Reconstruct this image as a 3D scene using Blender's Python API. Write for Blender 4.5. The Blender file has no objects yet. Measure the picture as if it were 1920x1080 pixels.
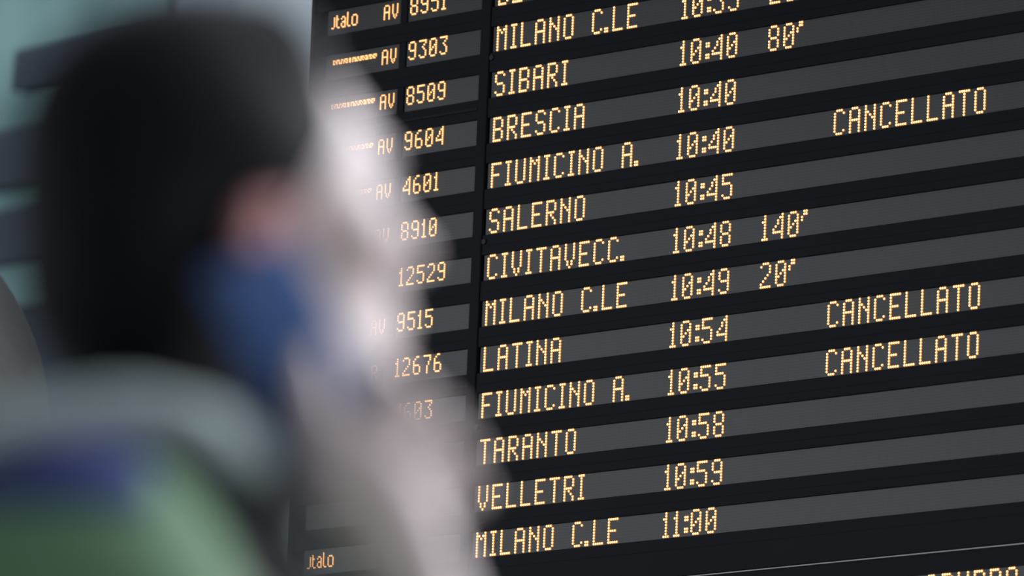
import bpy, bmesh, math, random
import numpy as np
from mathutils import Vector, Matrix

C = bpy.context.scene.collection
scene = bpy.context.scene
R = math.radians

# ------------------------------------------------------------------ camera
CAM = Vector((11.02215, -10.85712, 0.85))
RIGHT = Vector((0.70867835, 0.70440414, 0.03987222))
FWD = Vector((-0.69863391, 0.69274509, 0.17892709))
UPV = RIGHT.cross(FWD)
cam_data = bpy.data.cameras.new('camera')
cam = bpy.data.objects.new('camera', cam_data)
C.objects.link(cam)
rot = Matrix((RIGHT, UPV, -FWD)).transposed()
cam.matrix_world = Matrix.Translation(CAM) @ rot.to_4x4()
cam_data.sensor_width = 36.0
cam_data.lens = 36.0 * 14000.0 / 1920.0
cam_data.clip_end = 200
cam_data.dof.use_dof = True
cam_data.dof.focus_distance = 15.2
cam_data.dof.aperture_fstop = 4.6
scene.camera = cam

# ------------------------------------------------------------------ world, sun, exposure
world = bpy.data.worlds.new('world')
scene.world = world
world.use_nodes = True
nt = world.node_tree
nt.nodes.clear()
wo = nt.nodes.new('ShaderNodeOutputWorld')
bg = nt.nodes.new('ShaderNodeBackground')
tc = nt.nodes.new('ShaderNodeTexCoord')
sep = nt.nodes.new('ShaderNodeVectorMath'); sep.operation = 'DOT_PRODUCT'
sep.inputs[1].default_value = (0.66, 0.62, 0.42)       # the open, daylit end of the station
ramp = nt.nodes.new('ShaderNodeValToRGB')
ramp.color_ramp.elements[0].position = 0.0
ramp.color_ramp.elements[0].color = (0.25, 0.275, 0.31, 1)
ramp.color_ramp.elements[1].position = 1.0
ramp.color_ramp.elements[1].color = (1.05, 1.10, 1.2, 1)
mr = nt.nodes.new('ShaderNodeMapRange')
mr.inputs['From Min'].default_value = 0.1
mr.inputs['From Max'].default_value = 0.95
nt.links.new(tc.outputs['Generated'], sep.inputs[0])
nt.links.new(sep.outputs['Value'], mr.inputs['Value'])
nt.links.new(mr.outputs['Result'], ramp.inputs['Fac'])
# low glow added to the world, shaped to grade the display strips' reflections
def wnode(kind, op=None):
    k = nt.nodes.new(kind)
    if op:
        k.operation = op
    return k


d1 = wnode('ShaderNodeVectorMath', 'DOT_PRODUCT'); d1.inputs[1].default_value = (-0.30, 0.30, -0.90)
d2 = wnode('ShaderNodeVectorMath', 'DOT_PRODUCT'); d2.inputs[1].default_value = (-0.707, -0.707, 0.0)
m1 = wnode('ShaderNodeMapRange'); m1.interpolation_type = 'SMOOTHSTEP'
m1.inputs['From Min'].default_value = -0.25; m1.inputs['From Max'].default_value = -0.16
m2 = wnode('ShaderNodeMapRange'); m2.interpolation_type = 'SMOOTHSTEP'
m2.inputs['From Min'].default_value = 0.80; m2.inputs['From Max'].default_value = 0.95
mm = wnode('ShaderNodeMath', 'MULTIPLY')
ms = wnode('ShaderNodeVectorMath', 'SCALE'); ms.inputs[0].default_value = (0.76, 0.80, 0.82)
wa = wnode('ShaderNodeVectorMath', 'ADD')
nt.links.new(tc.outputs['Generated'], d1.inputs[0]); nt.links.new(tc.outputs['Generated'], d2.inputs[0])
nt.links.new(d1.outputs['Value'], m1.inputs['Value']); nt.links.new(d2.outputs['Value'], m2.inputs['Value'])
nt.links.new(m1.outputs['Result'], mm.inputs[0]); nt.links.new(m2.outputs['Result'], mm.inputs[1])
nt.links.new(mm.outputs[0], ms.inputs['Scale'])
nt.links.new(ramp.outputs['Color'], wa.inputs[0]); nt.links.new(ms.outputs[0], wa.inputs[1])
nt.links.new(wa.outputs[0], bg.inputs['Color'])
bg.inputs['Strength'].default_value = 1.0
nt.links.new(bg.outputs['Background'], wo.inputs['Surface'])

sun_d = bpy.data.lights.new('daylight', 'SUN')
sun_d.energy = 6.5
sun_d.angle = R(50)
sun_d.color = (0.93, 0.97, 1.04)
sun = bpy.data.objects.new('daylight', sun_d)
C.objects.link(sun)
to_sun = Vector((0.30, 0.83, 0.50)).normalized()
sun.rotation_euler = to_sun.to_track_quat('Z', 'Y').to_euler()
sun.location = (14, -2, 7)

scene.view_settings.view_transform = 'Standard'
scene.view_settings.look = 'None'
scene.view_settings.gamma = 1.0
scene.view_settings.exposure = 0.0
scene.view_settings.use_curve_mapping = False


# ------------------------------------------------------------------ helpers
def lin(r, g, b):
    def f(c):
        c /= 255.0
        return c / 12.92 if c <= 0.04045 else ((c + 0.055) / 1.055) ** 2.4
    return (f(r), f(g), f(b))


def mat(name, col, rough=0.6, noise=0.0, scale=30.0, bump=0.0, metal=0.0, spec=0.5, stretch=None):
    m = bpy.data.materials.new(name)
    m.use_nodes = True
    n = m.node_tree
    b = n.nodes['Principled BSDF']
    b.inputs['Base Color'].default_value = (*col, 1)
    b.inputs['Roughness'].default_value = rough
    b.inputs['Metallic'].default_value = metal
    b.inputs['Specular IOR Level'].default_value = spec
    t = n.nodes.new('ShaderNodeTexCoord')
    mp = n.nodes.new('ShaderNodeMapping')
    if stretch:
        mp.inputs['Scale'].default_value = stretch
    ns = n.nodes.new('ShaderNodeTexNoise')
    ns.inputs['Scale'].default_value = scale
    ns.inputs['Detail'].default_value = 4
    n.links.new(t.outputs['Object'], mp.inputs['Vector'])
    n.links.new(mp.outputs['Vector'], ns.inputs['Vector'])
    if noise > 0:
        cr = n.nodes.new('ShaderNodeValToRGB')
        cr.color_ramp.elements[0].position = 0.3
        cr.color_ramp.elements[1].position = 0.7
        cr.color_ramp.elements[0].color = (*[c * (1 - noise) for c in col], 1)
        cr.color_ramp.elements[1].color = (*[min(1, c * (1 + noise)) for c in col], 1)
        n.links.new(ns.outputs['Fac'], cr.inputs['Fac'])
        n.links.new(cr.outputs['Color'], b.inputs['Base Color'])
    if bump > 0:
        bp = n.nodes.new('ShaderNodeBump')
        bp.inputs['Strength'].default_value = bump
        bp.inputs['Distance'].default_value = 0.004
        n.links.new(ns.outputs['Fac'], bp.inputs['Height'])
        n.links.new(bp.outputs['Normal'], b.inputs['Normal'])
    return m


def emit(name, col, strength):
    m = bpy.data.materials.new(name)
    m.use_nodes = True
    b = m.node_tree.nodes['Principled BSDF']
    b.inputs['Base Color'].default_value = (*[c * 0.5 for c in col], 1)
    b.inputs['Emission Color'].default_value = (*col, 1)
    b.inputs['Emission Strength'].default_value = strength
    b.inputs['Roughness'].default_value = 0.4
    return m


def link(name, me, mats, parent=None):
    if not isinstance(mats, (list, tuple)):
        mats = [mats]
    for m in mats:
        me.materials.append(m)
    o = bpy.data.objects.new(name, me)
    C.objects.link(o)
    if parent is not None:
        o.parent = parent
    return o


def raw(name, verts, faces, mats, parent=None, smooth=False, mi=None):
    me = bpy.data.meshes.new(name)
    me.from_pydata(verts, [], faces)
    if mi is not None:
        me.polygons.foreach_set('material_index', np.asarray(mi, dtype=np.int32))
    if smooth:
        me.polygons.foreach_set('use_smooth', np.ones(len(me.polygons), dtype=bool))
    me.update()
    return link(name, me, mats, parent)


def bm_box(bm, lo, hi, bevel=0.0):
    g = bmesh.ops.create_cube(bm, size=1.0)
    vs = g['verts']
    c = [(a + b) / 2 for a, b in zip(lo, hi)]
    s = [b - a for a, b in zip(lo, hi)]
    for v in vs:
        v.co = Vector((c[0] + v.co.x * s[0], c[1] + v.co.y * s[1], c[2] + v.co.z * s[2]))
    if bevel > 0:
        es = list({e for v in vs for e in v.link_edges})
        bmesh.ops.bevel(bm, geom=es, offset=bevel, segments=3, profile=0.5, affect='EDGES')


def bm_cyl(bm, a, b, ra, rb=None, seg=20):
    rb = ra if rb is None else rb
    a = Vector(a); b = Vector(b)
    d = b - a
    q = d.to_track_quat('Z', 'Y').to_matrix().to_4x4()
    bmesh.ops.create_cone(bm, cap_ends=True, segments=seg, radius1=ra, radius2=rb, depth=d.length,
                          matrix=Matrix.Translation((a + b) / 2) @ q)


def obj(name, bm, m, parent=None, smooth=False):
    me = bpy.data.meshes.new(name)
    bm.to_mesh(me)
    bm.free()
    if smooth:
        me.polygons.foreach_set('use_smooth', np.ones(len(me.polygons), dtype=bool))
    return link(name, me, m, parent)


def box(name, lo, hi, m, parent=None, bevel=0.0):
    bm = bmesh.new()
    bm_box(bm, lo, hi, bevel)
    return obj(name, bm, m, parent)


def struct(o):
    o['kind'] = 'structure'
    return o


def thing(name, label, cat, loc=(0, 0, 0), rz=0.0):
    o = bpy.data.objects.new(name, None)
    o.empty_display_size = 0.1
    C.objects.link(o)
    o.location = loc
    o.rotation_euler = (0, 0, rz)
    o['label'] = label
    o['category'] = cat
    return o


# ------------------------------------------------------------------ materials
M_case = mat('board_black_metal', (0.0085, 0.010, 0.013), 0.42, 0.15, 8, 0, 0, 0.15)
M_bar = mat('board_black_bar', (0.0085, 0.011, 0.0155), 0.4, 0.2, 3, 0, 0, 0.12)
M_alu = mat('brushed_aluminium', (0.40, 0.40, 0.41), 0.35, 0.1, 40, 0, 0.6)
M_core = emit('led_core', (1.0, 0.62, 0.28), 2.7)
M_lens = emit('led_amber_lens', (1.0, 0.34, 0.06), 1.0)
M_wall = mat('grey_blue_plaster', lin(164, 176, 186), 0.8, 0.06, 2.5, 0.1)
M_floor = mat('station_floor', (0.28, 0.28, 0.27), 0.25, 0.2, 3)
M_ceil = mat('ceiling_paint', (0.35, 0.36, 0.37), 0.8, 0.05, 2)
M_mull = mat('dark_mullion', lin(66, 76, 92), 0.6, 0.1, 6)
M_skin = mat('skin', lin(182, 166, 163), 0.5, 0.06, 60, 0.05)
M_lips = mat('lips', lin(152, 112, 108), 0.45, 0.08, 80)
M_earskin = mat('ear_skin', lin(150, 98, 94), 0.5, 0.08, 60)
M_hair = mat('black_hair', (0.0022, 0.0024, 0.003), 0.5, 0.5, 60, 0.5, 0, 0.10, (1, 3, 0.4))
hb = M_hair.node_tree.nodes['Principled BSDF']
hb.inputs['Sheen Weight'].default_value = 0.18
hb.inputs['Sheen Roughness'].default_value = 0.35
hb.inputs['Sheen Tint'].default_value = (0.8, 0.9, 1.0, 1)
M_green = mat('green_jacket_cloth', lin(80, 110, 80), 0.85, 0.12, 120, 0.3)
M_blue = mat('navy_yoke_cloth', lin(10, 30, 84), 0.85, 0.1, 120, 0.3)
M_grey = mat('grey_fleece', lin(160, 174, 174), 0.95, 0.1, 150, 0.6)
M_black = mat('black_knit', (0.022, 0.019, 0.020), 0.9, 0.2, 150, 0.5)
M_trouser = mat('dark_trouser_cloth', (0.03, 0.035, 0.05), 0.9, 0.15, 150, 0.3)
M_shoe = mat('shoe_leather', (0.02, 0.018, 0.016), 0.4, 0.1, 50)
M_sole = mat('shoe_rubber', (0.5, 0.5, 0.48), 0.8)
M_phone = mat('blue_phone_shell', lin(40, 70, 116), 0.4, 0.04, 10, 0, 0, 0.25)
M_glass = mat('black_glass', (0.005, 0.005, 0.006), 0.08)
M_eye = mat('eye_white', (0.75, 0.74, 0.72), 0.2)
M_iris = mat('iris', (0.06, 0.035, 0.02), 0.15)
M_lamp = mat('grey_lamp_enamel', lin(120, 120, 118), 0.55, 0.08, 20)


def led_panel_mat():
    """Dark grey display face: unlit lens dots, a hair lighter than the mask between them."""
    m = bpy.data.materials.new('display_panel_face')
    m.use_nodes = True
    n = m.node_tree
    b = n.nodes['Principled BSDF']
    b.inputs['Roughness'].default_value = 0.16
    b.inputs['Specular IOR Level'].default_value = 0.5
    t = n.nodes.new('ShaderNodeTexCoord')
    sc = n.nodes.new('ShaderNodeVectorMath'); sc.operation = 'SCALE'
    sc.inputs['Scale'].default_value = 1 / 0.006
    ad = n.nodes.new('ShaderNodeVectorMath'); ad.operation = 'ADD'
    ad.inputs[1].default_value = (0.5, 0.0, 0.5)
    fr = n.nodes.new('ShaderNodeVectorMath'); fr.operation = 'FRACTION'
    sb = n.nodes.new('ShaderNodeVectorMath'); sb.operation = 'SUBTRACT'
    sb.inputs[1].default_value = (0.5, 0.5, 0.5)
    ml = n.nodes.new('ShaderNodeVectorMath'); ml.operation = 'MULTIPLY'
    ml.inputs[1].default_value = (1, 0, 1)
    ln = n.nodes.new('ShaderNodeVectorMath'); ln.operation = 'LENGTH'
    cr = n.nodes.new('ShaderNodeValToRGB')
    cr.color_ramp.elements[0].position = 0.36
    cr.color_ramp.elements[0].color = (0.062, 0.063, 0.064, 1)
    cr.color_ramp.elements[1].position = 0.46
    cr.color_ramp.elements[1].color = (0.044, 0.045, 0.046, 1)
    L = n.links.new
    L(t.outputs['Object'], sc.inputs[0]); L(sc.outputs[0], ad.inputs[0]); L(ad.outputs[0], fr.inputs[0])
    L(fr.outputs[0], sb.inputs[0]); L(sb.outputs[0], ml.inputs[0]); L(ml.outputs[0], ln.inputs[0])
    L(ln.outputs['Value'], cr.inputs['Fac']); L(cr.outputs['Color'], b.inputs['Base Color'])
    return m


M_panel = led_panel_mat()

# ------------------------------------------------------------------ the hall
struct(box('floor', (-26, -26, -0.2), (24, 9.3, 0), M_floor))
struct(box('ceiling', (-26, -14, 8.6), (3.5, 9.3, 8.9), M_ceil))


def wall_panel(x0, x1, z0, z1):
    return (x0, 9.0, z0), (x1, 9.3, z1)


# far wall with a tall glazed opening on its left
WX = -11.0                                    # right edge of the tall glazing
bm = bmesh.new()
bm_box(bm, (WX, 9.0, 5.3), (10, 9.3, 8.6))
bm_box(bm, (-9.9, 9.0, 0), (10, 9.3, 5.3))
bm_box(bm, (-26, 9.0, 0), (-20, 9.3, 8.6))
bm_box(bm, (-20, 9.0, 0), (-9.9, 9.3, 2.6))
bm_box(bm, (-20, 9.0, 2.6), (WX, 9.3, 5.3))
bm_box(bm, (-20, 9.0, 8.1), (WX, 9.3, 8.6))
struct(obj('wall_back', bm, M_wall))
struct(box('trim_1', (-10.5, 8.88, 0), (-9.3, 9.0, 8.6), mat('pale_pilaster', lin(186, 196, 204), 0.8, 0.05, 2.5, 0.1)))


def pane_mat():
    m = bpy.data.materials.new('daylit_teal_glass')
    m.use_nodes = True
    n = m.node_tree
    b = n.nodes['Principled BSDF']
    b.inputs['Roughness'].default_value = 0.15
    t = n.nodes.new('ShaderNodeTexCoord')
    ns = n.nodes.new('ShaderNodeTexNoise')
    ns.inputs['Scale'].default_value = 1.3
    cr = n.nodes.new('ShaderNodeValToRGB')
    cr.color_ramp.elements[0].position = 0.35
    cr.color_ramp.elements[0].color = (*lin(70, 100, 104), 1)
    cr.color_ramp.elements[1].position = 0.65
    cr.color_ramp.elements[1].color = (*lin(118, 152, 156), 1)
    b.inputs['Base Color'].default_value = (0.05, 0.08, 0.08, 1)
    n.links.new(t.outputs['Object'], ns.inputs['Vector'])
    n.links.new(ns.outputs['Fac'], cr.inputs['Fac'])
    n.links.new(cr.outputs['Color'], b.inputs['Emission Color'])
    b.inputs['Emission Strength'].default_value = 0.76
    return m


M_pane = pane_mat()


def window(name, loc):
    w = bpy.data.objects.new(name, None)
    C.objects.link(w)
    w.location = loc
    w['kind'] = 'structure'
    return w


def wpart(w, name, x0, x1, z0, z1, y0, y1, m):
    a, b, c = w.location
    return box(name, (x0 - a, y0 - b, z0 - c), (x1 - a, y1 - b, z1 - c), m, w)


win = window('window_1', (-15, 9.1, 5.3))
wpart(win, 'glazing', -20, WX, 6.2, 8.1, 9.14, 9.18, M_pane)
wpart(win, 'spandrel', -20, WX, 5.3, 6.2, 9.02, 9.18, M_mull)
for x in (-19.9, -17.6, -15.3, -13.4, -12.35, WX - 0.05):
    wpart(win, 'mullion', x - 0.05, x + 0.05, 6.2, 8.1, 9.05, 9.2, M_mull)
wpart(win, 'transom', -12.03, WX, 7.12, 7.29, 9.04, 9.2, M_mull)
for z0, z1 in ((6.72, 6.96), (6.40, 6.62), (8.02, 8.1)):
    wpart(win, 'transom', -20, WX, z0, z1, 9.04, 9.2, M_mull)
win = window('window_2', (-10.45, 9.1, 2.6))
wpart(win, 'glazing', WX, -9.9, 2.6, 5.3, 9.14, 9.18, M_pane)
for x in (WX + 0.04, -9.94):
    wpart(win, 'mullion', x - 0.04, x + 0.04, 2.6, 5.3, 9.05, 9.2, M_mull)

# fill light added under the ceiling to brighten the far wall
wl = bpy.data.lights.new('wall_fill', 'AREA')
wl.shape = 'RECTANGLE'; wl.size = 7.0; wl.size_y = 0.5
wl.energy = 150; wl.color = (0.92, 0.97, 1.0)
wlo = bpy.data.objects.new('wall_fill', wl)
C.objects.link(wlo)
wlo.location = (-9.0, 5.6, 8.45)
wlo.rotation_euler = Vector((0, -0.75, 0.5)).to_track_quat('Z', 'Y').to_euler()

# grey dome lamp hanging beyond the left end of the board
lamp = thing('pendant_lamp', 'large grey dome lamp hanging at the left edge behind the person, beyond the board', 'lamp', (-2.782, 0.47, 3.692))


def lathe(prof, seg=64):
    vs, fs = [], []
    for (r, z) in prof:
        for k in range(seg):
            a = 2 * math.pi * k / seg
            vs.append((r * math.cos(a), r * math.sin(a), z))
    for i in range(len(prof) - 1):
        for k in range(seg):
            k2 = (k + 1) % seg
            fs.append((i * seg + k, i * seg + k2, (i + 1) * seg + k2, (i + 1) * seg + k))
    return vs, fs


prof = [(0.575 * math.sin(R(a)), 0.575 * math.cos(R(a))) for a in range(96, 5, -4)] + [(0.05, 0.575)]
prof = [(p[0] * 0.985, p[1] - 0.01) for p in prof[::-1]] + prof
raw('lamp_shade', *lathe(prof), M_lamp, lamp, True)
bm = bmesh.new(); bm_cyl(bm, (0, 0, 0.55), (0, 0, 4.908), 0.02); obj('rod', bm, M_mull, lamp)
bm = bmesh.new(); bmesh.ops.create_uvsphere(bm, u_segments=24, v_segments=14, radius=0.16)
bmesh.ops.translate(bm, verts=bm.verts, vec=(0, 0, 0.22)); obj('bulb', bm, mat('bulb_glass', (0.7, 0.7, 0.68), 0.3), lamp, True)
bm = bmesh.new(); bm_cyl(bm, (0, 0, 0.35), (0, 0, 0.56), 0.06); obj('socket', bm, M_mull, lamp)

# ------------------------------------------------------------------ the departure board
S = 0.006                                     # pitch of the LED dots
Z0 = 4.2226                                   # height of the first dot row of the first full line
PR = 16.429                                   # pitch of the lines, in dots
board = thing('departure_board', 'black station departure board with amber lettering on grey strips, filling the right side', 'departure board',
              (0.6, 0.1, Z0 - 246 * S))
OX, OY, OZ = board.location


def U(u):
    return u * S - OX


def V(v):
    return Z0 - v * S - OZ


def bslab(name, u0, u1, v0, v1, y0, y1, m, parent, bevel=0.0):
    return box(name, (U(u0), y0 - OY, V(v1)), (U(u1), y1 - OY, V(v0)), m, parent, bevel)


UL, UR = -95.0, 300.0
VT, VB = -40.0, 245.0
bslab('case', UL, UR, VT, VB, 0.012, 0.22, M_case, board)
# suspension rods up to the ceiling
for u in (-70, 100, 275):
    bm = bmesh.new()
    bm_cyl(bm, (U(u), 0.115 - OY, V(VT) - 0.02), (U(u), 0.115 - OY, 8.6 - OZ), 0.022)
    obj('hanger_rod', bm, M_case, board)

FONT = {}


def glyph(ch, *rows):
    FONT[ch] = rows


glyph('A', '.###.', '#...#', '#...#', '#...#', '#####', '#...#', '#...#', '#...#', '#...#')
glyph('B', '####.', '#...#', '#...#', '#...#', '####.', '#...#', '#...#', '#...#', '####.')
glyph('C', '.###.', '#...#', '#....', '#....', '#....', '#....', '#....', '#...#', '.###.')
glyph('E', '#####', '#....', '#....', '#....', '####.', '#....', '#....', '#....', '#####')
glyph('F', '#####', '#....', '#....', '#....', '####.', '#....', '#....', '#....', '#....')
glyph('G', '.###.', '#...#', '#....', '#....', '#.###', '#...#', '#...#', '#...#', '.###.')
glyph('I', '###', '.#.', '.#.', '.#.', '.#.', '.#.', '.#.', '.#.', '###')
glyph('L', '#....', '#....', '#....', '#....', '#....', '#....', '#....', '#....', '#####')
glyph('M', '#...#', '##.##', '#.#.#', '#...#', '#...#', '#...#', '#...#', '#...#', '#...#')
glyph('N', '#...#', '#...#', '##..#', '#.#.#', '#..##', '#...#', '#...#', '#...#', '#...#')
glyph('O', '.###.', '#...#', '#...#', '#...#', '#...#', '#...#', '#...#', '#...#', '.###.')
glyph('P', '####.', '#...#', '#...#', '#...#', '####.', '#....', '#....', '#....', '#....')
glyph('R', '####.', '#...#', '#...#', '#...#', '####.', '#.#..', '#..#.', '#...#', '#...#')
glyph('S', '.###.', '#...#', '#....', '#....', '.###.', '....#', '....#', '#...#', '.###.')
glyph('T', '#####', '..#..', '..#..', '..#..', '..#..', '..#..', '..#..', '..#..', '..#..')
glyph('U', '#...#', '#...#', '#...#', '#...#', '#...#', '#...#', '#...#', '#...#', '.###.')
glyph('V', '#...#', '#...#', '#...#', '#...#', '#...#', '#...#', '.#.#.', '.#.#.', '..#..')
glyph('0', '.###.', '#...#', '#...#', '#..##', '#.#.#', '##..#', '#...#', '#...#', '.###.')
glyph('1', '.#.', '.#.', '##.', '.#.', '.#.', '.#.', '.#.', '.#.', '###')
glyph('2', '.###.', '#...#', '....#', '....#', '...#.', '..#..', '.#...', '#....', '#####')
glyph('3', '#####', '....#', '...#.', '..#..', '...#.', '....#', '....#', '#...#', '.###.')
glyph('4', '....#', '...##', '..#.#', '..#.#', '.#..#', '#...#', '#####', '....#', '....#')
glyph('5', '#####', '#....', '#....', '####.', '....#', '....#', '....#', '#...#', '.###.')
glyph('6', '..##.', '.#...', '#....', '#....', '####.', '#...#', '#...#', '#...#', '.###.')
glyph('7', '#####', '....#', '....#', '...#.', '...#.', '..#..', '..#..', '..#..', '..#..')
glyph('8', '.###.', '#...#', '#...#', '#...#', '.###.', '#...#', '#...#', '#...#', '.###.')
glyph('9', '.###.', '#...#', '#...#', '#...#', '.####', '....#', '....#', '#...#', '.###.')
glyph(':', '..', '..', '##', '##', '..', '..', '##', '##', '..')
glyph('.', '..', '..', '..', '..', '..', '..', '..', '##', '##')
glyph("'", '.##', '.##', '#..', '#..', '...', '...', '...', '...', '...')
glyph(' ', '.....', '.....', '.....', '.....', '.....', '.....', '.....', '.....', '.....')
LOGO = ('.............#..........',
        '....#........#..........',
        '..#.#....##..#....###...',
        '..#.##..#..#.#...#...#..',
        '..#.#......#.#...#...#..',
        '..#.#....###.#...#...#..',
        '..#.#...#..#.#...#...#..',
        '..#.#...#..#.#...#...#..',
        '##...##..###..##..###...')
BAND = ('##.###.##.###.##.###.##.###.##.###.###',
        '#.##.#.#.##.#.##.#.##.#.##.#.##.#.##.#',
        '##.#.###.#.##.##.#.###.##.#.###.##.##.')


def cells(text):
    out, c = [], 0
    prev = None
    for ch in text:
        g = FONT[ch]
        if prev is not None:
            gap = 2
            if ch in ".'" or prev == ':':
                gap = 1
            c += gap
        for r, row in enumerate(g):
            for k, x in enumerate(row):
                if x == '#':
                    out.append((c + k, r))
        c += len(g[0])
        prev = ch
    return out


def bitmap(rows):
    return [(k, r) for r, row in enumerate(rows) for k, x in enumerate(row) if x == '#']


SEG = 10


def lettering(cl, u0, v0, sc, parent, label=None, name='lettering'):
    """One mesh: a small domed amber LED for every lit dot."""
    vs, fs, mi = [], [], []
    for (c, r) in cl:
        u = u0 + c * sc
        v = v0 + r * sc
        x, z = U(u), V(v)
        b = len(vs)
        ro, ri = 0.50 * sc * S, 0.37 * sc * S
        for k in range(SEG):
            a = 2 * math.pi * k / SEG
            vs.append((x + ro * math.cos(a), 0.0005 - OY, z + ro * math.sin(a)))
        for k in range(SEG):
            a = 2 * math.pi * k / SEG
            vs.append((x + ri * math.cos(a), -0.0012 - OY, z + ri * math.sin(a)))
        vs.append((x, -0.0017 - OY, z))
        for k in range(SEG):
            k2 = (k + 1) % SEG
            fs.append((b + k, b + k2, b + SEG + k2, b + SEG + k)); mi.append(1)
            fs.append((b + SEG + k, b + SEG + k2, b + 2 * SEG)); mi.append(0)
    o = raw(name, vs, fs, [M_core, M_lens], parent, False, mi)
    if label:
        o['label'] = label
    return o


ROWS = [
    # line, operator mark, category, number, destination, time, delay, remark
    (-1, 'logo', 'AV', '8951', 'BE', None, None, None),
    (0, 'band', 'AV', '9303', 'MILANO C.LE', '10:35', "20'", None),
    (1, 'band', 'AV', '8509', 'SIBARI', '10:40', "80'", None),
    (2, 'band', 'AV', '9604', 'BRESCIA', '10:40', None, None),
    (3, 'band', 'AV', '4601', 'FIUMICINO A.', '10:40', None, 'CANCELLATO'),
    (4, None, 'AV', '8910', 'SALERNO', '10:45', None, None),
    (5, None, None, '12529', 'CIVITAVECC.', '10:48', "140'", None),
    (6, 'band', 'AV', '9515', 'MILANO C.LE', '10:49', "20'", None),
    (7, None, 'R', '12676', 'LATINA', '10:54', None, 'CANCELLATO'),
    (8, None, None, '4603', 'FIUMICINO A.', '10:55', None, 'CANCELLATO'),
    (9, None, None, None, 'TARANTO', '10:58', None, None),
    (10, None, None, None, 'VELLETRI', '10:59', None, None),
    (11, 'logo', None, None, 'MILANO C.LE', '11:00', None, None),
]


def strip(u0, u1, v0, v1, name='display_panel'):
    return bslab(name, u0, u1, v0, v1, 0.001, 0.014, M_panel, board)


for (i, op, cat, num, dest, tim, delay, rem) in ROWS:
    v = i * PR
    a = strip(-88, -49.9, v - 0.55, v + 8.7)
    b = strip(-46.3, -8.5, v - 0.55, v + 8.7)
    m = strip(-2.4, 297, v - 0.55, v + 8.7)
    if op == 'logo':
        lettering(bitmap(LOGO), -85.6, v + 1.1, 0.62, a, 'amber operator mark in rounded dotted letters', 'operator_mark')
    if op == 'band':
        lettering(bitmap(BAND), -84, v + 1.9, 0.6, a, 'narrow amber band of tiny operator lettering', 'operator_mark')
    if cat:
        lettering(cells(cat), -58.4 if cat == 'AV' else -57.1, v + 1.2, 0.61, a, 'small amber train category ' + cat)
    if num:
        lettering(cells(num), -44.7, v - 0.05, 0.755, b, 'amber train number ' + num)
    if dest:
        lettering(cells(dest), 0, v, 1.0, m, 'amber destination ' + dest)
    if tim:
        lettering(cells(tim), 90.2, v, 1.0, m, 'amber departure time ' + tim)
    if delay:
        lettering(cells(delay), 131.6, v, 1.0, m, 'amber delay minutes ' + delay)
    if rem:
        lettering(cells(rem), 163.2, v, 1.0, m, 'amber remark ' + rem)
strip(-88, -49.9, -2 * PR - 0.55, -2 * PR + 8.7)
strip(-46.3, -8.5, -2 * PR - 0.55, -2 * PR + 8.7)
strip(-2.4, 297, -2 * PR - 0.55, -2 * PR + 8.7)

# black bars between the lines, one for each gap, left bay and main bay
for i in range(-2, 12):
    v0 = i * PR + 8.7
    v1 = (i + 1) * PR - 0.55 if i < 11 else 202.9
    for (u0, u1) in ((-94.6, -8.0), (-3.2, 299.5)):
        bm = bmesh.new()
        bm_box(bm, (U(u0), -0.0035 - OY, V(v1)), (U(u1), 0.013 - OY, V(v0)), 0.0012)
        bm_box(bm, (U(u0), -0.0043 - OY, V(v0 + 4.1)), (U(u1), -0.003 - OY, V(v0 + 3.8)))
        obj('crossbar', bm, M_bar, board)
# seam between two modules of the left bay
for i in (1,):
    v = i * PR + 11.6
    bslab('seam_strip', -92, -8, v, v + 0.9, -0.0065, -0.003, mat('seam_grey', (0.016, 0.018, 0.022), 0.4, 0, 30, 0, 0, 0.15), board)
M_post = mat('divider_black', (0.008, 0.010, 0.013), 0.4, 0, 30, 0, 0, 0.12)
bslab('divider_post', -7.9, -3.3, VT + 2, 202.6, -0.006, 0.013, M_post, board, 0.0015)
bslab('divider_post', -49.7, -46.5, VT + 2, 202.6, -0.002, 0.013, M_bar, board)
bslab('edge_post', -95.6, -93.6, VT, VB, -0.008, 0.02, M_case, board, 0.002)
for i in (0.65, 4.68, 8.72):
    bm = bmesh.new()
    bm_cyl(bm, (U(-2.0), -0.0065 - OY, V(i * PR)), (U(-2.0), -0.003 - OY, V(i * PR)), 0.0058, 0.0066, 16)
    obj('screw', bm, mat('screw_black', (0.02, 0.022, 0.026), 0.3, 0, 30, 0, 0.5), board)
# lower module with its bright top trim and its own line
bslab('lower_trim', -95, 300, 203.3, 203.68, -0.010, 0.013, M_alu, board)
bslab('lower_frame', -94.6, 299.5, 203.75, 210.3, -0.004, 0.013, M_bar, board)
low = strip(-2.4, 297, 210.3, 219.6)
lettering(cells('GRUPPO'), 246 - 35, 210.95, 1.0, low, 'amber lettering GRUPPO')
bslab('lower_frame', -94.6, 299.5, 219.6, VB - 0.5, -0.004, 0.013, M_bar, board)


# ------------------------------------------------------------------ bodies: signed distance fields meshed with surface nets
def rotm(yaw, pitch, roll=0.0):
    return np.array(Matrix.Rotation(yaw, 3, 'Z') @ Matrix.Rotation(-pitch, 3, 'Y') @ Matrix.Rotation(roll, 3, 'X'), dtype=np.float64)


HEAD = rotm(R(25), R(8))
HEAD_AT = np.array((-0.010, 0.0, 0.0))


def hp(p):
    return tuple(HEAD @ np.array(p, dtype=float) + HEAD_AT)


def cap(a, b, ra, rb=None):
    return ('cap', np.array(a, float), np.array(b, float), ra, ra if rb is None else rb)


def ell(c, r, M=None):
    return ('ell', np.array(c, float), np.array(r, float), np.eye(3) if M is None else np.array(M, float))


def plane(pt, n):
    n = np.array(n, float); n /= np.linalg.norm(n)
    return ('pln', np.array(pt, float), n)


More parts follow.
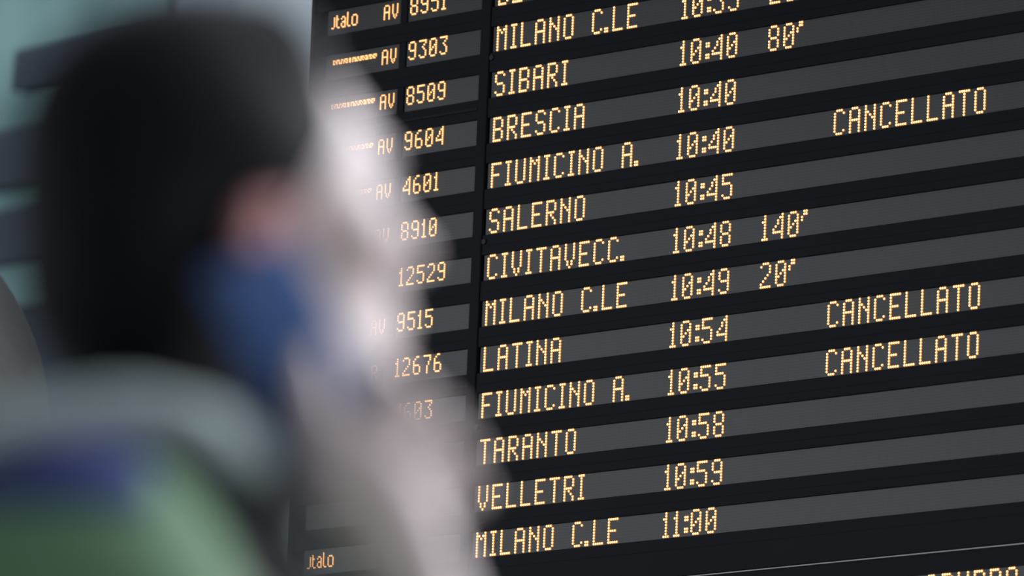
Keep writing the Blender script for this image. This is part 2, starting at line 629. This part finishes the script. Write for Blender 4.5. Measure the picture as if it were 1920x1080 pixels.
def sdf(pr, P):
    t = pr[0]
    if t == 'cap':
        _, a, b, ra, rb = pr
        ab = (b - a).astype(np.float32)
        pa = P - a.astype(np.float32)
        h = np.clip(pa @ ab / max(1e-9, float(ab @ ab)), 0, 1)
        d = pa - h[:, None] * ab
        return np.sqrt(np.einsum('ij,ij->i', d, d)) - (ra + h * (rb - ra))
    if t == 'ell':
        _, c, r, M = pr
        q = (P - c.astype(np.float32)) @ M.astype(np.float32)
        k0 = np.sqrt(np.einsum('ij,ij->i', q / r.astype(np.float32), q / r.astype(np.float32)))
        s = q / (r * r).astype(np.float32)
        k1 = np.sqrt(np.einsum('ij,ij->i', s, s)) + 1e-6
        return np.where(k0 < 1e-4, -float(r.min()), k0 * (k0 - 1) / k1)
    if t == 'pln':
        return (P - pr[1].astype(np.float32)) @ pr[2].astype(np.float32)
    if t == 'grp':
        return field(pr[1], P)


def field(ops, P):
    d = None
    for (op, pr, k) in ops:
        e = sdf(pr, P)
        if d is None:
            d = e
            continue
        if op == 'u':
            h = np.clip(0.5 + 0.5 * (e - d) / k, 0, 1)
            d = e + (d - e) * h - k * h * (1 - h)
        elif op == 's':
            e = -e
            h = np.clip(0.5 - 0.5 * (e - d) / k, 0, 1)
            d = e + (d - e) * h + k * h * (1 - h)
        elif op == 'i':
            h = np.clip(0.5 - 0.5 * (e - d) / k, 0, 1)
            d = e + (d - e) * h + k * h * (1 - h)
    return d


def nets(ops, lo, hi, h, off=0.0):
    """Surface nets of field(ops) == off inside the box lo..hi with cells of size h."""
    lo = np.array(lo, float); hi = np.array(hi, float)
    B = 8
    nb = np.ceil((hi - lo) / (h * B)).astype(int)
    gi = np.stack(np.meshgrid(*[np.arange(n) for n in nb], indexing='ij'), -1).reshape(-1, 3)
    cen = (lo + (gi + 0.5) * h * B).astype(np.float32)
    d = field(ops, cen) - off
    act = gi[np.abs(d) < h * B * 1.25]
    n1 = nb * B + 2
    loc = np.stack(np.meshgrid(*[np.arange(B + 1)] * 3, indexing='ij'), -1).reshape(-1, 3)
    keys, verts = [], []
    edges = []
    for s in range(0, len(act), 800):
        blk = act[s:s + 800]
        idx = blk[:, None, :] * B + loc[None]
        P = (lo + idx.reshape(-1, 3) * h).astype(np.float32)
        D = (field(ops, P) - off).reshape(len(blk), B + 1, B + 1, B + 1)
        neg = D < 0
        cor = [(a, b, c) for a in (0, 1) for b in (0, 1) for c in (0, 1)]
        sl = lambda o, A: A[:, o[0]:o[0] + B, o[1]:o[1] + B, o[2]:o[2] + B]
        cnt = sum(sl(o, neg).astype(np.int8) for o in cor)
        mask = (cnt > 0) & (cnt < 8)
        w = np.nonzero(mask)
        vals = {o: sl(o, D)[w] for o in cor}
        acc = np.zeros((len(w[0]), 3)); num = np.zeros(len(w[0]))
        for o in cor:
            for ax in range(3):
                if o[ax] == 0:
                    o2 = list(o); o2[ax] = 1; o2 = tuple(o2)
                    a, b = vals[o], vals[o2]
                    cr = (a < 0) != (b < 0)
                    t = np.where(cr, a / np.where(cr, a - b, 1), 0)
                    pt = np.tile(np.array(o, float), (len(t), 1))
                    pt[:, ax] = t
                    acc += np.where(cr[:, None], pt, 0)
                    num += cr
        ci = blk[w[0]] * B + np.stack(w[1:], -1)
        verts.append(lo + (ci + acc / num[:, None]) * h)
        keys.append((ci[:, 0] * n1[1] + ci[:, 1]) * n1[2] + ci[:, 2])
        for ax in range(3):
            o2 = [0, 0, 0]; o2[ax] = 1
            a = sl((0, 0, 0), neg); b = sl(tuple(o2), neg)
            e = np.nonzero(a != b)
            if len(e[0]):
                ei = blk[e[0]] * B + np.stack(e[1:], -1)
                edges.append((ax, ei, a[e]))
    keys = np.concatenate(keys); verts = np.concatenate(verts)
    order = np.argsort(keys); keys = keys[order]; verts = verts[order]
    st = np.array([n1[1] * n1[2], n1[2], 1])
    faces = []
    for ax, ei, inside in edges:
        u, v = [(1, 2), (2, 0), (0, 1)][ax]
        base = ei @ st
        q = np.stack([base - st[u] - st[v], base - st[v], base, base - st[u]], -1)
        pos = np.searchsorted(keys, q)
        pos = np.clip(pos, 0, len(keys) - 1)
        ok = (keys[pos] == q).all(1)
        pos = pos[ok]
        ins = inside[ok]
        pos[~ins] = pos[~ins][:, ::-1]
        faces.append(pos)
    return verts, np.concatenate(faces)


def net_obj(name, ops, lo, hi, h, mats, parent, off=0.0, pick=None):
    v, f = nets(ops, lo, hi, h, off)
    # light relaxation takes the grid out of the surface
    me = bpy.data.meshes.new(name)
    me.vertices.add(len(v)); me.vertices.foreach_set('co', v.ravel())
    me.loops.add(f.size); me.loops.foreach_set('vertex_index', f.ravel().astype(np.int32))
    me.polygons.add(len(f))
    me.polygons.foreach_set('loop_start', np.arange(0, f.size, 4, dtype=np.int32))
    me.polygons.foreach_set('use_smooth', np.ones(len(f), dtype=bool))
    if pick is not None:
        cen = v[f].mean(1).astype(np.float32)
        me.polygons.foreach_set('material_index', pick(cen).astype(np.int32))
    me.update(calc_edges=True)
    me.validate()
    bm = bmesh.new(); bm.from_mesh(me)
    bmesh.ops.smooth_vert(bm, verts=bm.verts, factor=0.5, use_axis_x=True, use_axis_y=True, use_axis_z=True)
    bm.to_mesh(me); bm.free()
    return link(name, me, mats, parent)


# ------------------------------------------------------------------ the person on the phone
EARZ = 1.677                                   # height of the ears; local frame: x forward, y to the person's left, z up from the ears
person = thing('person', 'blurred dark-haired person in green jacket and grey hood holding a blue phone to the ear', 'person',
               (7.76384, -7.86085, 0.0), R(44.8267))
hub = EARZ


def up(ops):
    """Shift a list of primitives from ear height to the floor-based frame of the person."""
    out = []
    sh = np.array([0, 0, hub])
    for (op, pr, k) in ops:
        if pr[0] == 'cap':
            pr = ('cap', pr[1] + sh, pr[2] + sh, pr[3], pr[4])
        elif pr[0] in ('ell', 'pln'):
            pr = (pr[0], pr[1] + sh) + pr[2:]
        elif pr[0] == 'grp':
            pr = ('grp', up(pr[1]))
        out.append((op, pr, k))
    return out


def hell(c, r):
    return ell(hp(c), r, HEAD)


def hcap(a, b, ra, rb=None):
    return cap(hp(a), hp(b), ra, rb)


# key joints (local, metres)
SH_R, EL_R, WR = (-0.070, -0.185, -0.232), (0.112, -0.285, -0.47), (0.129, -0.132, -0.244)
SH_L, EL_L, WR_L = (-0.055, 0.185, -0.235), (-0.085, 0.235, -0.53), (-0.02, 0.245, -0.78)
MC = [(0.078, -0.136, -0.142), (0.093, -0.137, -0.152), (0.106, -0.134, -0.167), (0.115, -0.129, -0.184)]
PI_ = [(0.107, -0.128, -0.110), (0.124, -0.124, -0.124), (0.138, -0.119, -0.142), (0.145, -0.114, -0.164)]
DI = [(0.101, -0.103, -0.101), (0.117, -0.100, -0.116), (0.130, -0.098, -0.134), (0.137, -0.096, -0.156)]
TI = [(0.084, -0.093, -0.100), (0.098, -0.091, -0.118), (0.109, -0.090, -0.137), (0.118, -0.090, -0.158)]

lips = [('u', hcap((0.100, -0.017, -0.0535), (0.108, 0, -0.0505), 0.0045, 0.006), 0.004),
        ('u', hcap((0.100, 0.017, -0.0535), (0.108, 0, -0.0505), 0.0045, 0.006), 0.004),
        ('u', hcap((0.099, -0.014, -0.0585), (0.106, 0, -0.0625), 0.005, 0.0072), 0.004),
        ('u', hcap((0.099, 0.014, -0.0585), (0.106, 0, -0.0625), 0.005, 0.0072), 0.004)]
ears = []
for s in (-1, 1):
    ears += [('u', hell((-0.006, s * 0.079, -0.018), (0.021, 0.011, 0.033)), 0.006),
             ('u', hcap((-0.016, s * 0.090, 0.004), (0.006, s * 0.086, 0.010), 0.0055), 0.006),
             ('u', hcap((-0.024, s * 0.090, -0.014), (-0.016, s * 0.090, 0.004), 0.0055), 0.006),
             ('u', hcap((0.000, s * 0.080, -0.052), (-0.004, s * 0.080, -0.048), 0.007), 0.006)]
body = [
    ('u', hell((-0.008, 0, 0.046), (0.099, 0.077, 0.086)), 0.02),
    ('u', hell((0.048, 0, 0.010), (0.053, 0.062, 0.078)), 0.03),
    ('u', hell((0.042, 0, -0.052), (0.058, 0.052, 0.058)), 0.03),
    ('u', hcap((0.004, -0.052, -0.058), (0.082, -0.012, -0.094), 0.014, 0.016), 0.03),
    ('u', hcap((0.004, 0.052, -0.058), (0.082, 0.012, -0.094), 0.014, 0.016), 0.03),
    ('u', hell((0.088, 0, -0.096), (0.016, 0.019, 0.015)), 0.015),
    ('u', hcap((0.086, -0.042, 0.040), (0.098, -0.012, 0.037), 0.009, 0.010), 0.014),
    ('u', hcap((0.086, 0.042, 0.040), (0.098, 0.012, 0.037), 0.009, 0.010), 0.014),
    ('u', hell((0.072, -0.045, -0.008), (0.022, 0.022, 0.020)), 0.02),
    ('u', hell((0.072, 0.045, -0.008), (0.022, 0.022, 0.020)), 0.02),
    ('s', hell((0.104, -0.031, 0.019), (0.014, 0.016, 0.011)), 0.012),
    ('s', hell((0.104, 0.031, 0.019), (0.014, 0.016, 0.011)), 0.012),
    ('u', hell((0.0815, -0.031, 0.0255), (0.0130, 0.0150, 0.0100)), 0.004),
    ('u', hell((0.0815, 0.031, 0.0255), (0.0130, 0.0150, 0.0100)), 0.004),
    ('u', hell((0.0805, -0.031, 0.0060), (0.0120, 0.0140, 0.0062)), 0.004),
    ('u', hell((0.0805, 0.031, 0.0060), (0.0120, 0.0140, 0.0062)), 0.004),
    ('u', hcap((0.099, 0, 0.028), (0.122, 0, -0.010), 0.007, 0.0095), 0.010),
    ('u', hell((0.122, 0, -0.013), (0.012, 0.011, 0.010)), 0.006),
    ('u', hell((0.110, -0.012, -0.018), (0.010, 0.007, 0.008)), 0.006),
    ('u', hell((0.110, 0.012, -0.018), (0.010, 0.007, 0.008)), 0.006),
    ('u', hell((0.094, 0, -0.052), (0.016, 0.028, 0.022)), 0.012),
    ('u', ('grp', lips), 0.003),
    ('u', ('grp', ears), 0.006),
    ('s', hell((0.002, -0.092, -0.018), (0.010, 0.012, 0.014)), 0.006),
    ('s', hell((0.002, 0.092, -0.018), (0.010, 0.012, 0.014)), 0.006),
    # neck and trunk
    ('u', cap((-0.018, 0, -0.055), (-0.050, 0, -0.205), 0.054, 0.060), 0.03),
    ('u', cap((-0.062, -0.10, -0.220), (-0.062, 0.10, -0.220), 0.050), 0.06),
    ('u', ell((-0.055, 0, -0.36), (0.095, 0.150, 0.17)), 0.06),
    ('u', ell((-0.055, 0, -0.60), (0.085, 0.130, 0.20)), 0.06),
    ('u', ell((-0.065, 0, -0.76), (0.095, 0.150, 0.11)), 0.05),
    # legs
    ('u', cap((-0.06, -0.085, -0.80), (-0.045, -0.095, -1.18), 0.078, 0.050), 0.04),
    ('u', cap((-0.045, -0.095, -1.18), (-0.075, -0.098, -1.58), 0.050, 0.034), 0.03),
    ('u', cap((-0.075, -0.098, -1.60), (0.05, -0.105, -1.635), 0.033, 0.024), 0.02),
    ('u', cap((-0.06, 0.085, -0.80), (-0.050, 0.095, -1.18), 0.078, 0.050), 0.04),
    ('u', cap((-0.050, 0.095, -1.18), (-0.085, 0.098, -1.58), 0.050, 0.034), 0.03),
    ('u', cap((-0.085, 0.098, -1.60), (0.04, 0.105, -1.635), 0.033, 0.024), 0.02),
    # right arm raised to the ear
    ('u', cap(SH_R, EL_R, 0.046, 0.038), 0.04),
    ('u', cap(EL_R, WR, 0.040, 0.0235), 0.02),
    # left arm hanging
    ('u', cap(SH_L, EL_L, 0.046, 0.038), 0.04),
    ('u', cap(EL_L, WR_L, 0.040, 0.024), 0.02),
]
hand = [('u', ell((0.110, -0.133, -0.202), (0.026, 0.014, 0.044), rotm(0, R(20))), 0.01)]
for i in range(4):
    w = (WR[0] - 0.009 + 0.006 * i, WR[1], WR[2] + 0.012)
    hand.append(('u', cap(w, MC[i], 0.0125, 0.0115), 0.012))
for i in range(4):
    r = (0.0098, 0.0102, 0.0096, 0.0084)[i]
    hand.append(('u', ('grp', [('u', cap(MC[i], PI_[i], r * 1.12, r), 0.004), ('u', cap(PI_[i], DI[i], r, r * 0.92), 0.004),
                               ('u', cap(DI[i], TI[i], r * 0.92, r * 0.80), 0.004)]), 0.0035))
hand.append(('u', ('grp', [('u', cap((0.108, -0.137, -0.220), (0.071, -0.139, -0.166), 0.016, 0.013), 0.006),
                           ('u', cap((0.071, -0.139, -0.166), (0.057, -0.133, -0.122), 0.0125, 0.0105), 0.004),
                           ('u', cap((0.057, -0.133, -0.122), (0.051, -0.127, -0.092), 0.0105, 0.0082), 0.004)]), 0.006))
handL = [('u', ell((-0.012, 0.245, -0.835), (0.020, 0.014, 0.048)), 0.01)]
for i in range(4):
    x = -0.034 + 0.019 * i
    a = (x, 0.246, -0.872); b = (x + 0.004, 0.243, -0.912); c = (x + 0.012, 0.232, -0.945)
    r = (0.008, 0.0092, 0.0098, 0.0094)[i]
    handL.append(('u', cap((-0.02, 0.245, -0.80), a, 0.012, 0.011), 0.012))
    handL.append(('u', ('grp', [('u', cap(a, b, r * 1.1, r), 0.004), ('u', cap(b, c, r, r * 0.8), 0.004)]), 0.003))
handL.append(('u', ('grp', [('u', cap((0.0, 0.243, -0.805), (0.034, 0.235, -0.855), 0.014, 0.011), 0.005),
                            ('u', cap((0.034, 0.235, -0.855), (0.042, 0.228, -0.895), 0.0105, 0.008), 0.004)]), 0.006))
body_all = up(body + [('u', ('grp', hand), 0.012), ('u', ('grp', handL), 0.012)])
lips_u, ears_u = up(lips), up(ears)


def pick_skin(c):
    out = np.zeros(len(c))
    out[field(ears_u, c) < 0.003] = 2
    out[field(lips_u, c) < 0.0016] = 1
    return out


net_obj('body', body_all, (-0.2, -0.36, 0.0), (0.18, 0.32, 1.84), 0.0034, [M_skin, M_lips, M_earskin], person, 0.0, pick_skin)

# eyes, brows
for s in (-1, 1):
    c = np.array(hp((0.0830, s * 0.031, 0.0180)))
    bm = bmesh.new()
    bmesh.ops.create_uvsphere(bm, u_segments=24, v_segments=16, radius=0.0118)
    bmesh.ops.rotate(bm, verts=bm.verts, cent=(0, 0, 0), matrix=Matrix.Rotation(R(90), 3, 'Y'))
    bmesh.ops.rotate(bm, verts=bm.verts, cent=(0, 0, 0), matrix=Matrix(HEAD.tolist()))
    ax = Vector(HEAD @ np.array([1, 0, 0]))
    for f in bm.faces:
        if f.calc_center_median().normalized().dot(ax) > 0.88:
            f.material_index = 1
    bmesh.ops.translate(bm, verts=bm.verts, vec=Vector(c) + Vector((0, 0, hub)))
    obj('eye', bm, [M_eye, M_iris], person, True)
    brow = up([('u', hcap((0.092, s * 0.050, 0.040), (0.102, s * 0.032, 0.045), 0.0018, 0.0030), 0.003),
               ('u', hcap((0.102, s * 0.032, 0.045), (0.106, s * 0.014, 0.042), 0.0030, 0.0024), 0.003)])
    q = hp((0.1, s * 0.032, 0.043))
    net_obj('eyebrow', brow, (q[0] - .04, q[1] - .04, q[2] + hub - .03), (q[0] + .04, q[1] + .04, q[2] + hub + .03), 0.0016, M_hair, person)

# hair: cap over the skull down to the nape, cut at forehead and temples
hair = [
    ('u', hell((-0.016, 0, 0.054), (0.109, 0.085, 0.100)), 0.02),
    ('u', hell((-0.062, 0, -0.018), (0.066, 0.078, 0.086)), 0.03),
    ('u', hell((0.044, 0, 0.102), (0.050, 0.062, 0.036)), 0.03),
    ('i', ('grp', [('u', plane(hp((0.054, 0, 0.10)), HEAD @ np.array([1.0, 0, 0.21])), 0.01),
                   ('i', plane(hp((0.068, 0, 0.02)), HEAD @ np.array([1.0, 0, -0.16])), 0.02)]), 0.012),
    ('s', ('grp', [('u', hell((0.014, -0.090, -0.042), (0.030, 0.030, 0.046)), 0.01),
                   ('u', hell((0.014, 0.090, -0.042), (0.030, 0.030, 0.046)), 0.01),
                   ('u', hell((0.050, 0, -0.06), (0.064, 0.12, 0.062)), 0.03)]), 0.012),
]
net_obj('hair', up(hair), (-0.17, -0.14, hub - 0.13), (0.13, 0.15, hub + 0.18), 0.003, M_hair, person)

# black high collar
turtle = up([('u', cap((-0.028, 0, -0.085), (-0.052, 0, -0.20), 0.066, 0.075), 0.02),
             ('u', cap((0.012, 0, -0.115), (0.016, 0, -0.135), 0.052, 0.048), 0.03),
             ('u', cap((-0.055, -0.06, -0.205), (-0.055, 0.06, -0.205), 0.060), 0.04)])
net_obj('high_collar', turtle, (-0.19, -0.2, hub - 0.29), (0.09, 0.2, hub - 0.0), 0.004, M_black, person)


def tube_open(pts, rads, seg_u=90, seg_v=18):
    n = len(pts)
    P = []
    for i in range(seg_u):
        t = i / (seg_u - 1) * (n - 1)
        k = min(int(t), n - 2); f = t - k
        g = [min(n - 1, max(0, k + j - 1)) for j in range(4)]
        p = [np.array(pts[q]) for q in g]
        rr = [rads[q] for q in g]
        cr = lambda a, b, c, d: 0.5 * ((2 * b) + (-a + c) * f + (2 * a - 5 * b + 4 * c - d) * f * f + (-a + 3 * b - 3 * c + d) * f ** 3)
        e = min(i, seg_u - 1 - i) / 6.0
        P.append((cr(*p), cr(*rr) * (1.0 if e >= 1 else max(0.02, math.sqrt(1 - (1 - e) ** 2)))))
    vs, fs = [], []
    for i in range(seg_u):
        p, r = P[i]
        d = Vector(P[min(seg_u - 1, i + 1)][0] - P[max(0, i - 1)][0]).normalized()
        side = d.cross(Vector((0, 0, 1))).normalized()
        upv = side.cross(d)
        for k in range(seg_v):
            a = 2 * math.pi * k / seg_v
            w = 1.0 + 0.08 * math.sin(3 * a + i * 0.3) + 0.05 * math.sin(i * 0.55)
            vs.append(Vector(p) + (side * math.cos(a) + upv * math.sin(a)) * r * w)
    for i in range(seg_u - 1):
        for k in range(seg_v):
            k2 = (k + 1) % seg_v
            fs.append((i * seg_v + k, i * seg_v + k2, (i + 1) * seg_v + k2, (i + 1) * seg_v + k))
    fs.append(tuple(range(seg_v))[::-1])
    fs.append(tuple((seg_u - 1) * seg_v + k for k in range(seg_v)))
    return vs, fs


def tube_loop(pts, rads, seg_u=96, seg_v=18):
    n = len(pts)
    P = []
    for i in range(seg_u):
        t = i / seg_u * n
        k = int(t); f = t - k
        p = [np.array(pts[(k + j - 1) % n]) for j in range(4)]
        rr = [rads[(k + j - 1) % n] for j in range(4)]
        cr = lambda a, b, c, d: 0.5 * ((2 * b) + (-a + c) * f + (2 * a - 5 * b + 4 * c - d) * f * f + (-a + 3 * b - 3 * c + d) * f ** 3)
        P.append((cr(*p), cr(*rr)))
    vs, fs = [], []
    for i in range(seg_u):
        p, r = P[i]
        d = Vector(P[(i + 1) % seg_u][0] - P[i - 1][0]).normalized()
        side = d.cross(Vector((0, 0, 1))).normalized()
        upv = side.cross(d)
        for k in range(seg_v):
            a = 2 * math.pi * k / seg_v
            w = 1.0 + 0.08 * math.sin(3 * a + i * 0.3) + 0.05 * math.sin(i * 0.55)
            vs.append(Vector(p) + (side * math.cos(a) + upv * math.sin(a)) * r * w)
    for i in range(seg_u):
        i2 = (i + 1) % seg_u
        for k in range(seg_v):
            k2 = (k + 1) % seg_v
            fs.append((i * seg_v + k, i * seg_v + k2, i2 * seg_v + k2, i2 * seg_v + k))
    return vs, fs


ring = [(-0.178, -0.045, -0.154), (-0.150, -0.100, -0.148), (-0.105, -0.132, -0.139), (-0.047, -0.141, -0.132), (-0.012, -0.140, -0.138),
        (0.014, -0.130, -0.153), (0.032, -0.108, -0.169), (0.044, -0.07, -0.182), (0.048, 0.0, -0.190), (0.042, 0.07, -0.186), (0.026, 0.11, -0.172),
        (-0.005, 0.140, -0.155), (-0.055, 0.143, -0.140), (-0.105, 0.132, -0.140), (-0.155, 0.095, -0.148), (-0.180, 0.03, -0.154)]
rad = [0.020, 0.019, 0.017, 0.017, 0.018, 0.018, 0.018, 0.018, 0.018, 0.018, 0.018, 0.018, 0.018, 0.019, 0.020, 0.020]
roll = [(0.023, -0.122, -0.163)] + ring[:6][::-1] + ring[11:][::-1]           # open at the throat, round the back of the neck
roll_r = [0.016] + rad[:6][::-1] + rad[11:][::-1]
vs, fs = tube_open([(x, y, z + hub) for x, y, z in roll], roll_r)
raw('hood_roll', vs, fs, M_grey, person, True)
vs, fs = tube_loop([(-0.05 + (x + 0.05) * 1.04, y * 1.10, z - 0.031 + hub) for x, y, z in ring], [0.016] * len(ring))
raw('collar_shade_tube', vs, fs, mat('collar_shade_dark', lin(22, 30, 30), 0.9, 0.1, 150, 0.3), person, True)  # dark tube standing in for the shadow gap below the hood roll

# green jacket
jacket = [
    ('u', ell((-0.060, 0, -0.38), (0.128, 0.190, 0.19)), 0.05),
    ('u', cap((-0.068, -0.13, -0.228), (-0.068, 0.13, -0.228), 0.066), 0.06),
    ('u', ell((-0.056, 0, -0.66), (0.128, 0.188, 0.26)), 0.06),
    ('u', ell((-0.075, -0.196, -0.243), (0.082, 0.068, 0.070)), 0.04),
    ('u', ell((-0.055, 0.196, -0.240), (0.082, 0.068, 0.070)), 0.04),
    ('u', cap(SH_R, EL_R, 0.066, 0.055), 0.04),
    ('u', cap(EL_R, (0.125, -0.170, -0.310), 0.056, 0.042), 0.03),
    ('u', cap(SH_L, EL_L, 0.064, 0.054), 0.04),
    ('u', cap(EL_L, (-0.025, 0.244, -0.765), 0.055, 0.040), 0.03),
    ('s', cap((-0.03, 0, -0.10), (-0.052, 0, -0.22), 0.074, 0.082), 0.01),
    ('i', plane((0, 0, -0.85), (0, 0, -1)), 0.01),
]
jk = up(jacket)
net_obj('jacket', jk, (-0.22, -0.39, hub - 0.9), (0.22, 0.34, hub - 0.12), 0.0045, M_green, person)
yoke = up([('u', ('grp', jacket), 0.01), ('i', plane((-0.080, 0, 0), (1, 0, 0.25)), 0.006), ('i', plane((0, 0, -0.204), (0, 0, -1)), 0.006)])
net_obj('shoulder_yoke', yoke, (-0.22, -0.32, hub - 0.26), (0.02, 0.32, hub - 0.12), 0.004, M_blue, person, 0.003)
# sleeve cuffs, zip, trousers, shoes
for (a, b, r) in (((0.1245, -0.172, -0.317), (0.1262, -0.163, -0.299), 0.044), ((-0.030, 0.244, -0.748), (-0.024, 0.2445, -0.772), 0.043)):
    bm = bmesh.new()
    bm_cyl(bm, Vector(a) + Vector((0, 0, hub)), Vector(b) + Vector((0, 0, hub)), r, r * 0.97, 28)
    obj('cuff', bm, M_green, person, True)
zipo = up([('u', ('grp', jacket), 0.01), ('i', plane((0, 0.006, 0), (0, 1, 0)), 0.001), ('i', plane((0, -0.006, 0), (0, -1, 0)), 0.001),
           ('i', plane((0.02, 0, 0), (-1, 0, 0)), 0.002), ('i', plane((0, 0, -0.28), (0, 0, 1)), 0.002)])
net_obj('zip', zipo, (0.0, -0.02, hub - 0.88), (0.12, 0.02, hub - 0.26), 0.0032, M_black, person, 0.002)
trous = up([
    ('u', ell((-0.065, 0, -0.80), (0.115, 0.172, 0.12)), 0.05),
    ('u', cap((-0.06, -0.088, -0.84), (-0.045, -0.100, -1.18), 0.094, 0.070), 0.04),
    ('u', cap((-0.045, -0.100, -1.18), (-0.075, -0.102, -1.585), 0.070, 0.058), 0.03),
    ('u', cap((-0.06, 0.088, -0.84), (-0.050, 0.100, -1.18), 0.094, 0.070), 0.04),
    ('u', cap((-0.050, 0.100, -1.18), (-0.085, 0.102, -1.585), 0.070, 0.058), 0.03),
    ('i', plane((0, 0, -1.605), (0, 0, -1)), 0.006)])
net_obj('trousers', trous, (-0.22, -0.22, 0.02), (0.14, 0.22, hub - 0.62), 0.006, M_trouser, person)
for (x, y) in ((-0.02, -0.104), (-0.03, 0.104)):
    shoe = [('u', cap((x - 0.075, y, 0.045), (x + 0.10, y * 1.06, 0.040), 0.040, 0.036), 0.02),
            ('u', cap((x - 0.06, y, 0.06), (x - 0.05, y, 0.10), 0.044, 0.046), 0.03),
            ('i', plane((0, 0, 0.020), (0, 0, -1)), 0.004)]
    net_obj('shoe', shoe, (x - 0.16, y - 0.09, 0), (x + 0.18, y + 0.09, 0.17), 0.004, M_shoe, person)
    sole = [('u', cap((x - 0.075, y, 0.03), (x + 0.10, y * 1.06, 0.03), 0.044, 0.040), 0.02),
            ('i', plane((0, 0, 0.022), (0, 0, 1)), 0.003), ('i', plane((0, 0, 0.001), (0, 0, -1)), 0.002)]
    net_obj('shoe_sole', sole, (x - 0.16, y - 0.09, -0.01), (x + 0.18, y + 0.09, 0.04), 0.004, M_sole, person)

# ------------------------------------------------------------------ the phone in the hand
ax = Vector((0.49, 0.04, -0.87)).normalized()              # from the ear towards the mouth
nrm = Vector((0.87, 0.0, 0.49))
wid = (nrm * 0.93 + Vector((0, 1, 0)) * 0.37)
wid = (wid - ax * wid.dot(ax)).normalized()
thk = wid.cross(ax).normalized()
if thk.y > 0:
    thk = -thk                                             # +thk is the back of the phone, away from the head
pc = Vector((0.047, -0.113, -0.095))
M = Matrix.Rotation(R(44.8267), 4, 'Z')
base = Vector((7.76384, -7.86085, hub)) + M.to_3x3() @ pc
phone = thing('mobile_phone', 'blue mobile phone held upright against the ear by the person', 'phone')
loc = Matrix((wid, thk, -ax)).transposed().to_4x4()        # local: x across, y out of the back, z towards the ear end
phone.matrix_world = Matrix.Translation(base) @ M @ loc
bm = bmesh.new(); bm_box(bm, (-0.032, -0.004, -0.074), (0.032, 0.004, 0.074), 0.0032); obj('shell', bm, M_phone, phone, True)
box('screen', (-0.0298, -0.0046, -0.0708), (0.0298, -0.0036, 0.0705), M_glass, phone)
bm = bmesh.new(); bm_box(bm, (-0.029, 0.0035, 0.046), (-0.007, 0.0056, 0.070), 0.0009); obj('camera_bump', bm, M_phone, phone, True)
for z in (0.064, 0.052):
    bm = bmesh.new(); bm_cyl(bm, (-0.019, 0.005, z), (-0.019, 0.0064, z), 0.0045, 0.0042, 20); obj('camera_lens', bm, M_glass, phone)
for z0, z1 in ((0.022, 0.034), (0.006, 0.018)):
    box('side_button', (0.0315, -0.001, z0), (0.0327, 0.001, z1), M_phone, phone)
